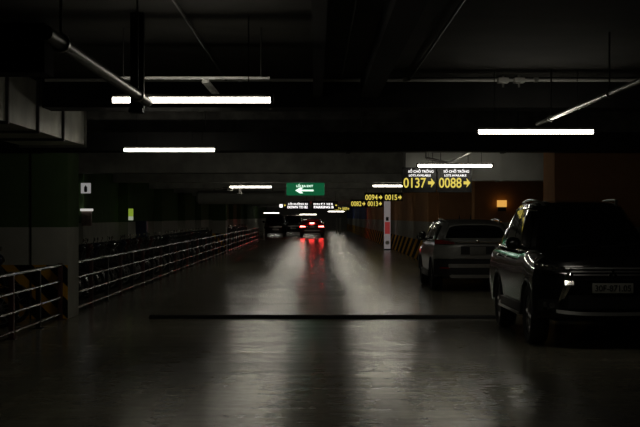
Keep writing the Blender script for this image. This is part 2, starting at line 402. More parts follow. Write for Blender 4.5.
# ------------------------------------------------------------------ tube lamps
def lamp(x, y, z, label, w=1.30):
    t = tag(empty('tube_lamp', (x, y, z)), label, 'ceiling lamp', 'tube lamps over the lane')
    b = MB(); b.tube([(-w/2, 0, 0), (w/2, 0, 0)], 0.022, 12); b.build('tube', M['tube'], t)
    b = MB(); b.box((-w/2-0.01, -0.022, 0.0215), (w/2+0.01, 0.022, 0.05), 0.004); b.build('housing', M['white_metal'], t)
    for s in (-1, 1):
        b = MB(); b.box((s*(w/2+0.012)-0.014, -0.027, -0.027), (s*(w/2+0.012)+0.014, 0.027, 0.05), 0.004); b.build('end_cap', M['plastic'], t)
        b = MB(); b.tube([(s*w*0.36, 0, 0.045), (s*w*0.36, 0, SLAB-z+0.005)], 0.005, 6); b.build('hanger_rod', M['dark_pipe'], t)
    return t
lamp(-1.022, 11.5, 2.56, 'lit tube lamp at upper left, nearest and longest of all')
lamp(-2.10, 20.06, 2.56, 'lit tube lamp left of the lane, second and lower of the left pair')
lamp(2.48, 15.8, 2.56, 'lit tube lamp at right, above the black car')
lamp(2.44, 24.6, 2.50, 'lit tube lamp hung just above the pair of yellow number displays')
lamp(2.40, 43.0, 2.552, 'lit tube lamp left of the large yellow displays, partly behind them')
lamp(-2.05, 44.0, 2.543, 'lit tube lamp left of the green arrow sign')
for y in (38.6, 47.5, 56.6, 65.6, 74.6, 83.6, 92.8, 103, 114.5, 127.5, 142):  # added lamps out of view, brightening the far lane and its floor streaks
    for x in (1.95, -1.5):
        lamp(x, y, 2.88, 'added tube lamp kept out of view between the beams beyond the number displays')
lamp(2.9, 27.5, 2.78, 'added tube lamp out of view behind the pale grey air duct at right')  # unseen extra lamp that lights the back of the silver crossover
lamp(-1.6, 29.5, 3.08, 'added tube lamp out of view high behind the black air duct at left')  # unseen extra lamp that brightens the left wall and the floor
for x in (-3.4, -0.4, 2.2):  # extra lamps behind the last beam, added to brighten the end wall
    lamp(x, 166, 2.9, 'added tube lamp out of view high up by the far end wall')
for px0, px1, py, lab in ((264, 279, 213, 'farthest left lit tube lamp, under the white text signs'), (328, 344, 211.5, 'farthest right lit tube lamp, under the white text signs'), (300, 316, 214.5, 'farthest lit tube lamp over the lane middle above the red car')):
    Z = 144.0; X0 = (px0-CX)*Z/F; X1 = (px1-CX)*Z/F
    lamp((X0+X1)/2, Z, H+(CY-py)*Z/F, lab, X1-X0)

# ------------------------------------------------------------------ signs
def rods(t, xs, z0, z1, y=0.05):
    for x in xs:
        b = MB(); b.tube([(x, y, z0), (x, y, z1)], 0.008, 6); b.build('hanger_rod', M['dark_pipe'], t)
def arrow(mb, x, z, w, h, d=1, y=-0.052):
    """arrow pointing right (d=1) or left (d=-1)"""
    q = [(-0.5, 0.16), (0.0, 0.16), (-0.08, 0.5), (0.5, 0), (-0.08, -0.5), (0.0, -0.16), (-0.5, -0.16)]
    mb.prism([(x+d*a*w, y, z+c*h) for a, c in q], (0, -0.004, 0))
def long_arrow(mb, x, z, w, h, d, y):
    q = [(-0.5, 0.14), (0.18, 0.14), (0.06, 0.5), (0.24, 0.5), (0.5, 0), (0.24, -0.5), (0.06, -0.5), (0.18, -0.14), (-0.5, -0.14)]
    mb.prism([(x+d*a*w, y, z+c*h) for a, c in q], (0, -0.004, 0))
def display(px0, px1, py0, py1, Z, digits, label, header=True):
    x0, _, z1 = at(px0, py0, Z); x1, _, z0 = at(px1, py1, Z)
    w = x1-x0; h = z1-z0
    t = tag(empty('number_display', ((x0+x1)/2, Z, z0)), label, 'display', 'hanging number displays')
    b = MB(); b.box((-w/2, -0.05, 0), (w/2, 0.05, h), 0.006); b.build('panel', M['plastic'], t)
    top = h
    if header:
        text('header_text', 'SỐ CHỖ TRỐNG', M['led_white'], t, 0.05*w, -0.0505, h*0.865, w*0.74, h*0.15, bold=0.012)
        text('header_text', 'LOTS AVAILABLE', M['led_white'], t, 0.02*w, -0.0505, h*0.68, w*0.64, h*0.085, bold=0.012)
        dz, dh = 0.385, 0.40
    else:
        dz, dh = 0.45, 0.62
    text('digits', digits, M['led_yellow'], t, -0.13*w, -0.0505, h*dz, w*0.66, h*dh, bold=0.012)
    b = MB(); arrow(b, 0.36*w, h*dz, w*0.20, h*dh*0.95); b.build('arrow', M['led_yellow'], t)
    rods(t, (-w*0.4, w*0.4), h, SLAB-z0, 0.0)
display(402, 436, 167.5, 192.5, 25.2, '0137', 'large yellow number display reading 0137, left of the near pair')
display(437.3, 471.5, 167.5, 192.5, 25.2, '0088', 'large yellow number display reading 0088, right of the near pair')
display(364.5, 383.2, 192.6, 201.2, 56, '0094', 'small yellow display reading 0094, above the white totem, left of two', False)
display(384.2, 402.5, 192.6, 201.2, 56, '0015', 'small yellow display reading 0015, above the white totem, right of two', False)
display(350.5, 366.0, 199.5, 207.2, 74, '0082', 'smaller yellow display reading 0082, just below the 0094 display', False)
display(367.0, 382.5, 199.5, 207.2, 74, '0013', 'smaller yellow display reading 0013, just below the 0015 display', False)
display(334.0, 341.5, 206.2, 210.8, 115, '0057', 'tiniest yellow display far off right of the white text signs, left of two', False)
display(342.0, 349.5, 206.2, 210.8, 115, '0009', 'tiniest yellow display far off right of the white text signs, right of two', False)

# green arrow sign
Z = 43.6
x0, _, z1 = at(286.5, 181.7, Z); x1, _, z0 = at(324.5, 195.4, Z); w = x1-x0; h = z1-z0
t = tag(empty('exit_sign', ((x0+x1)/2, Z, z0)), 'lit green sign with white left arrow hanging over the lane', 'sign')
b = MB(); b.box((-w/2, -0.06, 0), (w/2, 0.06, h), 0.02); b.build('sign_box', M['sign_green'], t)
text('sign_text', 'LỐI RA EXIT', M['sign_white'], t, -0.02*w, -0.0605, h*0.72, w*0.44, h*0.24, bold=0.02)
b = MB(); long_arrow(b, -0.03*w, h*0.36, w*0.48, h*0.42, -1, -0.061); b.build('arrow', M['sign_white'], t)
rods(t, (-w*0.4, w*0.4), h-0.01, SLAB-z0, 0.0)

# white text signs
def text_sign(px0, px1, py0, py1, Z, l1, l2, side, label):
    x0, _, z1 = at(px0, py0, Z); x1, _, z0 = at(px1, py1, Z); w = x1-x0; h = z1-z0
    t = tag(empty('direction_sign', ((x0+x1)/2, Z, z0)), label, 'sign')
    b = MB(); b.box((-w/2, -0.04, 0), (w/2, 0.04, h), 0.005); b.build('panel', M['plastic'], t)
    s = -side
    text('sign_text', l1, M['led_white'], t, s*0.07*w, -0.0405, h*0.70, w*0.74, h*0.30, bold=0.03)
    text('sign_text', l2, M['led_white'], t, s*0.05*w, -0.0405, h*0.28, w*0.76, h*0.30, bold=0.03)
    b = MB(); arrow(b, side*0.43*w, h*0.5, w*0.07, h*0.3, side, -0.042); b.build('arrow', M['led_yellow'], t)
    rods(t, (-w*0.4, w*0.4), h-0.01, SLAB-z0, 0.0)
text_sign(283.0, 309.5, 201.0, 209.5, 66, 'LỐI XUỐNG B2', 'DOWN TO B2', -1, 'black sign with white text below the green arrow sign, left of two')
text_sign(312.0, 338.0, 201.0, 209.5, 66, 'KHU ĐỖ XE B', 'PARKING B', 1, 'black sign with white text below the green arrow sign, right of two')
x0, _, z1 = at(279.5, 202, 66.0); x1, _, z0 = at(282.6, 207.5, 66.0)
t = tag(empty('sign_lamp', ((x0+x1)/2, 66.0, z0)), 'small white lit box at the left end of the white text signs', 'lamp')
b = MB(); b.box((-(x1-x0)/2, -0.03, 0), ((x1-x0)/2, 0.03, z1-z0), 0.01); b.build('lamp_box', M['led_white'], t)
rods(t, (0,), z1-z0-0.01, SLAB-z0, 0.0)

# lit zone panels on pillars
t = tag(empty('zone_sign', (-5.78, 43.7, 1.5)), 'small lime green lit panel on a far left wall pillar', 'sign')
b = MB(); b.box((-0.07, -0.05, 0.12), (0.07, 0.05, 0.36), 0.006); b.build('colour_panel', M['zone_lime'], t)
b = MB(); b.box((-0.07, -0.05, 0.0), (0.07, 0.05, 0.118), 0.006); b.build('pale_panel', M['zone_pale'], t)
b = MB(); b.box((-0.05, 0.0, 0.02), (0.05, 0.34, 0.34)); b.build('bracket', M['plastic'], t)
t = tag(empty('zone_sign', (5.56, 41.88, 1.78)), 'small amber lit panel between the silver car and the black car', 'sign')
b = MB(); b.box((-0.14, -0.05, 0.12), (0.14, 0.05, 0.32), 0.008); b.build('colour_panel', M['zone_amber'], t)
b = MB(); b.box((-0.12, -0.04, 0.0), (0.12, 0.05, 0.119), 0.008); b.build('housing', M['plastic'], t)
b = MB(); b.box((-0.08, 0.03, 0.02), (0.08, 0.125, 0.24)); b.build('bracket', M['plastic'], t)

# wall items behind the wide left pillar
t = tag(empty('notice_board', (-5.83, 35.45, 2.2)), 'white square notice with black bottle shape, high behind the left pillar', 'sign')
b = MB(); b.box((-0.12, -0.02, 0), (0.12, 0.06, 0.26), 0.004); b.build('board', glow('lit_notice', (1, 0.98, 0.95), 0.22, (0.7, 0.7, 0.7)), t)
b = MB(); b.lathe([(0.03, 0.03), (0.045, 0.05), (0.045, 0.15), (0.02, 0.185), (0.012, 0.22)], (0.0, -0.005, 0), 'Z', 12, False); b.build('bottle_shape', M['ink'], t)
t = tag(empty('hose_cabinet', (-5.80, 35.4, 1.38)), 'faded reddish cabinet with white top beside the wide left pillar', 'cabinet')
b = MB(); b.box((-0.12, -0.06, 0), (0.12, 0.12, 0.37), 0.01); b.build('cabinet_body', M['poster'], t)
b = MB(); b.box((-0.15, -0.09, 0.37), (0.15, 0.12, 0.43), 0.008); b.build('top', glow('lit_top_strip', (1, 0.97, 0.9), 0.5, (0.7, 0.7, 0.68)), t)
t = tag(empty('storage_cabinet', (-5.62, 43.75, 0.0)), 'dark blue cabinet on the far left wall below the lime green panel', 'cabinet')
b = MB(); b.box((0.0, -0.16, 0.06), (0.34, 0.2, 1.48), 0.015); b.build('cabinet_body', M['cover_blue'], t)
b = MB(); b.box((0.02, -0.18, 0.1), (0.32, -0.155, 1.42), 0.006); b.build('door', M['cover_blue'], t)
for x in (0.03, 0.31):
    for y in (-0.12, 0.16):
        b = MB(); b.box((x-0.025, y-0.025, 0), (x+0.025, y+0.025, 0.07)); b.build('foot', M['plastic'], t)

# advertising totem on the right
t = tag(empty('advert_totem', (3.46, 68.0, 0.0)), 'tall narrow white lit totem with red panel, by the right wall', 'sign')
b = MB(); b.box((-0.15, -0.12, 0.05), (0.15, 0.12, 2.38), 0.02); b.build('totem_body', M['totem_white'], t)
b = MB(); b.box((-0.125, -0.135, 0.78), (0.125, -0.118, 1.36), 0.004); b.build('red_panel', M['totem_red'], t)
b = MB(); b.box((-0.07, -0.135, 1.42), (0.06, -0.118, 1.6), 0.004); b.build('dark_panel', M['ink'], t)
b = MB(); b.lathe([(0.10, 0), (0.10, 0.012)], (0.0, -0.133, 0.36), 'Y', 18, False); b.build('round_mark', mat('totem_mark', (0.85, 0.85, 0.82), 0.4), t)
b = MB(); b.box((-0.17, -0.15, 0.0), (0.17, 0.15, 0.06), 0.01); b.build('base', M['plastic'], t)

# ------------------------------------------------------------------ speed bump, railings, bollards
b = MB()
prof = [(-0.19, 0.0), (-0.15, 0.022), (-0.07, 0.045), (0.07, 0.045), (0.15, 0.022), (0.19, 0.0)]
b.prism([(-2.63, 22.2+y, z) for y, z in prof], (5.5, 0, 0))
thing_mesh('speed_bump', b, M['bump'], 'low black rubber speed bump across the lane', 'speed bump', smooth=0)

RX = -3.97
def railing(y0, y1, label, pitch):
    t = tag(empty('guard_railing', (RX, y0, 0)), label, 'railing')
    L = y1-y0; n = max(1, round(L/pitch))
    for k, z in enumerate((0.10, 0.35, 0.60, 0.85)):
        b = MB(); b.tube([(0, 0, z), (0, L, z)], 0.026 if k == 3 else 0.02, 10); b.build('rail', M['glint_patched_rail_steel'], t)
    for i in range(n+1):
        y = min(max(i*L/n, 0.06), L-0.06)
        b = MB(); b.box((-0.045, y-0.045, 0), (0.02, y+0.045, 0.88), 0.006); b.box((-0.09, y-0.09, 0), (0.05, y+0.09, 0.012))
        b.build('post', M['rail_post'] if i % 2 else M['plastic'], t)
    return t
railing(13.0, 21.86, 'steel guard railing with four rails in front of the wide left pillar', 1.75)
railing(22.95, 97.0, 'long steel guard railing running from the wide left pillar into the distance', 1.85)

def post(name, x, y, h, r, m, label, cat):
    t = tag(empty(name, (x, y, 0)), label, cat)
    b = MB(); b.tube([(0, 0, 0.01), (0, 0, h-0.02), (0, 0, h)], [r, r, r*0.7], 14); b.build('post', m, t)
    b = MB(); b.lathe([(r*1.9, 0), (r*1.9, 0.02)], (0, 0, 0), 'Z', 14, False); b.build('base_plate', M['galv'], t)
    return t
post('bollard', -3.62, 97.6, 0.8, 0.06, mat('bollard_paint', (0.4, 0.4, 0.36), 0.5), 'grey bollard at the far end of the left railing', 'bollard')
post('barrier_post', 2.06, 139, 1.55, 0.09, M['white_metal'], 'pale post right of the red car, left of two', 'post')
post('barrier_post', 2.42, 139, 1.55, 0.09, M['white_metal'], 'pale post right of the red car, right of two', 'post')

# ------------------------------------------------------------------ cars (local: front towards -Y, origin on the ground under the middle)
def interp(pts, y):
    if y <= pts[0][0]: return pts[0][1]
    for (a, p), (c, q) in zip(pts, pts[1:]):
        if y <= c:
            t = (y-a)/(c-a) if c > a else 0; t = t*t*(3-2*t)*0.5 + t*0.5
            return p+(q-p)*t
    return pts[-1][1]

def make_car(root, P):
    L, W = P['L'], P['W']/2; yf, yr = -L/2, L/2
    fw, rw, R = P['front_wheel'], P['rear_wheel'], P['R']
    fd, rd = P.get('front_round', 0.34), P.get('rear_round', 0.24)
    paint = P['paint']; trim = P.get('trim', M['plastic'])
    def front_y(x): return yf + fd*max(0, (abs(x)/W-0.35)/0.65)**2.4
    def rear_y(x): return yr - rd*max(0, (abs(x)/W-0.45)/0.55)**2.4
    fr = [0.35, 0.5, 0.62, 0.72, 0.80, 0.87, 0.93, 0.97, 1.0]
    st = [(front_y(f*W), f*W) for f in fr]
    rfr = [1.0, 0.97, 0.93, 0.86, 0.78, 0.66, 0.52, 0.45]
    n = 70; ya, yb = st[-1][0], rear_y(W)
    st += [(ya+(yb-ya)*i/n, W) for i in range(1, n)]
    st += [(rear_y(f*W), f*W) for f in rfr]
    sill = P['sill']
    def ring(y, w):
        top = interp(P['top'], y); zb = interp(P['bottom'], y) if 'bottom' in P else sill
        for yw in (fw, rw):
            d = abs(y-yw); RA = R+0.055
            if d < RA: zb = max(zb, R+math.sqrt(RA*RA-d*d))
        zb = min(zb, top-0.15)
        def zz(f): return max(zb+0.02*f, sill+(top-sill)*f)
        cr = P.get('crown', 0.03)
        pts = [(w-0.16, zb), (w-0.03, zb+0.002), (w-0.008, zz(0.25)), (w, zz(0.5)), (w-0.006, zz(0.70)), (w-0.03, zz(0.84)), (w-0.055, top-0.05), (w-0.12, top-0.005), (w*0.55, top+cr*0.7), (0, top+cr)]
        return pts
    b = MB(); rings = []
    for y, w in st:
        h = ring(y, w)
        rings.append([b.b.verts.new((x, y, z)) for x, z in h] + [b.b.verts.new((-x, y, z)) for x, z in h[-2::-1]])
    for A, B in zip(rings, rings[1:]):
        for k in range(len(A)-1): b.b.faces.new((A[k], A[k+1], B[k+1], B[k]))
        b.b.faces.new((A[-1], A[0], B[0], B[-1]))
    b.b.faces.new(rings[0]); b.b.faces.new(rings[-1][::-1])
    # greenhouse shell: sides, pillars, roof
    b0, b1, t0, t1 = P['gh']; zb0, zb1 = P['belt']; zr = P['roof']; wb, wt = W-0.075, W-P.get('tuck', 0.23)
    def zroof(u): return zr - P.get('roof_arc', 0.05)*(2*u-1)**2 - P.get('roof_fall', 0.03)*u*u
    def side(u, v, s, off=0.0):
        ya_ = b0+(t0-b0)*v; yb_ = b1+(t1-b1)*v
        y = ya_+(yb_-ya_)*u
        x = wb+(wt-wb)*(v**1.25)
        x -= 0.10*max(0, abs(2*u-1)-0.55)**1.5/0.3
        z = (zb0+(zb1-zb0)*u)*(1-v)+zroof(u)*v
        return (s*(x+off), y, z)
    nu, nv = 26, 7
    for s in (-1, 1):
        g = [[b.b.verts.new(side(i/nu, j/nv, s)) for j in range(nv+1)] for i in range(nu+1)]
        for i in range(nu):
            for j in range(nv): b.b.faces.new((g[i][j], g[i+1][j], g[i+1][j+1], g[i][j+1]))
    def roof(u, a):
        x, y, z = side(u, 1.0, 1)
        return (x*a, y, z+0.055*(1-a**4)*(1 if 0.02 < u < 0.98 else 0.85)+0.0)
    g = [[b.b.verts.new(roof(i/nu, -1+2*j/10)) for j in range(11)] for i in range(nu+1)]
    for i in range(nu):
        for j in range(10): b.b.faces.new((g[i][j], g[i+1][j], g[i+1][j+1], g[i][j+1]))
    def screen(u, a, v, bulge):
        x, y, z = side(u, v, 1)
        return (x*a, y + bulge*(1-a*a), z + (0.055*(1-a**4)*0.85 if v > 0.999 else 0.047*(1-a**4)*v))
    for u, bulge in ((0, -0.10), (1, 0.07)):
        g = [[b.b.verts.new(screen(u, -1+2*j/12, i/6, bulge*(1-i/6*0.9))) for j in range(13)] for i in range(7)]
        for i in range(6):
            for j in range(12): b.b.faces.new((g[i][j], g[i+1][j], g[i+1][j+1], g[i][j+1]))
    bmesh.ops.remove_doubles(b.b, verts=list(b.b.verts), dist=0.0008)
    b.build('body', paint, root, smooth=32)
    # glass
    for nm, u, bulge in (('windshield', 0, -0.10), ('rear_window', 1, 0.07)):
        d = -0.012 if u == 0 else 0.012
        v0, v1 = (0.06, 0.95) if u == 0 else P.get('rear_glass', (0.10, 0.90))
        b = MB()
        b.sheet(lambda a, v: tuple(Vector(screen(u, (-0.90+1.8*a)*(1-0.03*v), v0+(v1-v0)*v, bulge*(1-(v0+(v1-v0)*v)*0.9)))+Vector((0, d, 0.004))), 14, 6, (0, -d*0.8, 0))
        b.build(nm, M['glass'], root)
    for s in (-1, 1):
        for (u0, u1) in P['windows']:
            b = MB(); b.sheet(lambda a, v: side(u0+(u1-u0)*a, 0.07+0.80*v, s, 0.006), 6, 5, (-s*0.005, 0, 0)); b.build('side_window', M['glass'], root)
        us = (P['windows'][0][0]-0.01, P['windows'][-1][1]+0.01)
        b = MB(); b.tube([side(us[0]+(us[1]-us[0])*i/20, 0.035, s, 0.010) for i in range(21)], 0.016, 6); b.build('window_trim', P.get('bright', M['chrome']), root)
        b = MB(); b.tube([side(us[0]+(us[1]-us[0])*i/20, 0.91, s, 0.008) for i in range(21)], 0.012, 6); b.build('window_trim', P.get('bright', M['chrome']), root)
        if P.get('rails'):
            def rp(u, dz):
                x, y, z = side(u, 1.0, s); return (x-s*0.06, y, z+dz)
            path = [rp(0.03, 0.012)]+[rp(0.08, 0.045)]+[rp(0.14+0.70*i/10, 0.058) for i in range(11)]+[rp(0.90, 0.045), rp(0.95, 0.01)]
            b = MB(); b.tube(path, 0.018, 8); b.build('roof_rail', M['satin'], root)
    # wheels
    for yw in (fw, rw):
        for s in (-1, 1):
            xw = s*(W-0.125)
            b = MB(); b.lathe([(R-0.14, -0.10), (R-0.03, -0.115), (R-0.006, -0.085), (R, -0.04), (R, 0.04), (R-0.006, 0.085), (R-0.03, 0.115), (R-0.14, 0.10)], (xw, yw, R), 'X', 36)
            wh = b.build('tyre', M['rubber'], root)
            b = MB(); b.lathe([(R-0.135, -0.09), (R-0.13, 0.085), (R-0.165, 0.085), (R-0.17, -0.09)], (xw, yw, R), 'X', 36)
            for k in range(6):
                a = 2*PI*k/6+0.2; d = Vector((0, math.cos(a), math.sin(a)))
                b.tube([Vector((xw+s*0.075, yw, R))+d*0.03, Vector((xw+s*0.07, yw, R))+d*(R-0.15)], [0.032, 0.024], 6)
            b.lathe([(0.06, 0.05*s), (0.05, 0.095*s)], (xw, yw, R), 'X', 16, False)
            b.build('rim', M['alloy'], wh)
            b = MB(); b.lathe([(R-0.16, -0.04), (R-0.16, 0.01)], (xw, yw, R), 'X', 24, False); b.build('brake_disc', M['plastic'], wh)
    # underbody
    b = MB(); b.box((-W+0.27, yf+0.35, sill-0.03), (W-0.27, yr-0.3, sill+0.12)); b.box((-W+0.30, fw-R-0.1, sill), (W-0.30, fw+R+0.1, sill+0.42)); b.box((-W+0.30, rw-R-0.1, sill), (W-0.30, rw+R+0.1, sill+0.42))
    b.build('underbody', M['plastic'], root)
    # mirrors and door handles
    for s in (-1, 1):
        x, y, z = side(0.14, 0.08, s)
        b = MB(); b.ball((x+s*0.15, y, z+0.06), (0.105, 0.07, 0.085)); b.tube([(x-s*0.01, y, z-0.005), (x+s*0.10, y, z+0.02)], 0.028, 8)
        mr = b.build('mirror', P.get('mirror', paint), root)
        b = MB(); b.sheet(lambda u, v: (x+s*0.15+(u-0.5)*0.15, y+0.066-0.02*abs(u-0.5), z+0.06+(v-0.5)*0.11), 4, 3, (0, -0.01, 0)); b.build('mirror_glass', M['chrome'], mr)
        for u in P.get('handles', (0.33, 0.62)):
            x, y, z = side(u, 0, s); hz = P['belt'][0]-0.09; hx = W-0.004
            b = MB(); b.tube([(s*hx, y-0.09, hz), (s*(hx+0.03), y-0.06, hz+0.004), (s*(hx+0.03), y+0.07, hz+0.004), (s*hx, y+0.10, hz)], 0.013, 8)
            b.build('door_handle', P.get('bright', M['chrome']), root)
        # lower cladding along the sill
        b = MB(); b.box((s*(W-0.03) if s > 0 else -W-0.012, fw+R+0.07, sill-0.02), (W+0.012 if s > 0 else -(W-0.03), rw-R-0.07, sill+0.13), 0.01); b.build('sill_cladding', trim, root)
        for yw in (fw, rw):
            b = MB(); RA = R+0.05
            b.tube([(s*(W-0.015), yw+RA*math.cos(a), R+RA*math.sin(a)) for a in [PI*0.02+PI*0.96*i/20 for i in range(21)]], 0.024, 8); b.build('arch_trim', trim, root)
    return dict(front_y=front_y, rear_y=rear_y, side=side, W=W, yf=yf, yr=yr)

def fsheet(root, fy, name, m, x0, x1, z0, z1, out=0.02, thick=0.03, nu=10, nv=4, sgn=-1, tilt=0.0):
    """panel hugging the nose (sgn -1) or the tail (sgn +1); z0,z1 may be functions of u"""
    f0 = z0 if callable(z0) else (lambda u: z0); f1 = z1 if callable(z1) else (lambda u: z1)
    b = MB()
    b.sheet(lambda u, v: (x0+(x1-x0)*u, fy(x0+(x1-x0)*u)+sgn*(out-tilt*v), f0(u)+(f1(u)-f0(u))*v), nu, nv, (0, -sgn*thick, 0))
    return b.build(name, m, root)

# -------- the big black SUV in the foreground, nose towards us
P = dict(L=4.80, W=1.815, front_wheel=-2.4+0.86, rear_wheel=-2.4+0.86+2.80, R=0.38, paint=M['black_car'], sill=0.36,
         top=[(-2.4, 0.98), (-2.3, 1.06), (-2.0, 1.10), (-1.15, 1.19), (-0.6, 1.16), (2.0, 1.16), (2.3, 1.12), (2.4, 1.02)],
         bottom=[(-2.4, 0.40), (-2.0, 0.36), (2.0, 0.36), (2.4, 0.46)], gh=(-1.22, 2.22, -0.42, 1.50), belt=(1.14, 1.17), roof=1.79, roof_arc=0.06, roof_fall=0.05,
         windows=[(0.06, 0.38), (0.41, 0.66), (0.69, 0.90)], rails=True, handles=(0.36, 0.63), tuck=0.29, front_round=0.36)
yaw = math.radians(0.0)
car = tag(empty('car', (3.555, 16.80+2.40, 0), yaw), 'black SUV facing us at right, with chrome trim and white plate', 'car', 'cars in the car park')
K = make_car(car, P); fy = K['front_y']
fsheet(car, fy, 'grille', M['plastic'], -0.56, 0.56, 0.84, 1.00, 0.012)
for z, w_ in ((0.985, 0.56), (0.945, 0.50), (0.905, 0.47)):
    fsheet(car, fy, 'grille_bar', M['satin'] if z > 0.98 else M['alloy'], -w_, w_, z-0.009, z+0.009, 0.033, 0.02, 10, 2, -1, 0.008)
b = MB()                                                     # three-diamond emblem
for k in range(3):
    a = PI/2+2*PI*k/3; u = Vector((math.cos(a), 0, math.sin(a))); r = Vector((-u.z, 0, u.x))
    c = Vector((0, fy(0)-0.045, 0.925)); s_ = 0.060
    b.prism([c+u*0.003, c+u*s_*0.5+r*s_*0.29, c+u*s_, c+u*s_*0.5-r*s_*0.29], (0, 0.014, 0))
b.build('emblem', M['chrome'], car, smooth=0)
for s in (-1, 1):
    hl = fsheet(car, fy, 'headlight', M['lamp_clear'], s*0.55, s*0.885, lambda u: 0.93+0.045*u, lambda u: 1.0+0.05*u, 0.016, 0.05, 12, 4)
    for k in range(6):
        x = s*(0.60+0.052*k); b = MB(); b.ball((x, fy(x)-0.024, 0.972+0.009*k+0.012*(k%2)), (0.022, 0.02, 0.018), 12); b.build('headlight_lens', M['chrome'], hl)
    fsheet(car, fy, 'headlight_trim', M['chrome'], s*0.50, s*0.80, lambda u: 0.905+0.03*u, lambda u: 0.925+0.03*u, 0.036, 0.03, 10, 2, -1, 0.012)
    b = MB()                                                 # the curved bright band beside the plate
    pth = [(0.50, 0.985), (0.525, 0.93), (0.545, 0.84), (0.535, 0.79), (0.56, 0.72), (0.60, 0.62), (0.63, 0.57)]
    wd = [0.012, 0.02, 0.035, 0.045, 0.042, 0.032, 0.015]
    b.sheet(lambda u, v: (lambda i, f: (lambda x, z, w2: (s*(x+(v-0.5)*2*w2), fy(x)-0.05+0.03*abs(v-0.5), z))(
        pth[i][0]+(pth[i+1][0]-pth[i][0])*f, pth[i][1]+(pth[i+1][1]-pth[i][1])*f, wd[i]+(wd[i+1]-wd[i])*f))(min(5, int(u*6)), u*6-min(5, int(u*6))), 18, 4, (0, 0.04, 0))
    b.build('chrome_band', M['chrome'] if True else M['satin'], car)
    fsheet(car, fy, 'glint_wedge', M['chrome'], s*0.47, s*0.57, 0.785, 0.835, 0.085, 0.04, 6, 3, -1, 0.029)  # added chrome wedge, tilted so the band shows a bright glint
    fsheet(car, fy, 'fog_light_trim', M['chrome'], s*0.70, s*0.80, 0.475, 0.50, 0.04, 0.03, 6, 2, -1, 0.014)
    fl = fsheet(car, fy, 'fog_light_bezel', M['plastic'], s*0.62, s*0.84, 0.46, 0.60, 0.018, 0.03)
    for dx, dz in ((0.70, 0.53), (0.77, 0.54)):
        b = MB(); b.lathe([(0.038, 0.0), (0.03, -0.02), (0.012, -0.012)], (s*dx, fy(dx)-0.018, dz), 'Y', 16, False); b.build('fog_light', M['lamp_clear'], fl)
fsheet(car, fy, 'lower_grille', M['plastic'], -0.52, 0.52, 0.50, 0.66, 0.014)
fsheet(car, fy, 'skid_plate', M['satin'], -0.66, 0.66, lambda u: 0.415+0.03*abs(2*u-1)**3, lambda u: 0.455+0.03*abs(2*u-1)**3, 0.055, 0.06, 12, 3, -1, 0.018)
b = MB(); b.box((-0.245, fy(0)-0.045, 0.688), (0.245, fy(0)-0.02, 0.806), 0.004); pl = b.build('number_plate', M['plate'], car)
text('plate_text', '30F-871.05', M['ink'], pl, 0, fy(0)-0.0455, 0.747, 0.43, 0.075, bold=0.012)
for s in (-1, 1):
    b = MB(); b.box((s*0.80-0.09, -1.0, 0.33), (s*0.80+0.13 if s > 0 else s*0.80+0.09, 0.95, 0.37), 0.01) if s > 0 else b.box((-0.93, -1.0, 0.33), (-0.71, 0.95, 0.37), 0.01); b.build('side_step', M['satin'], car)
b = MB()
for x in (-0.45, 0.1): b.tube([(x, -1.24, 1.215), (x+0.5, -1.16, 1.255)], 0.01, 6)
b.build('wiper', M['plastic'], car)

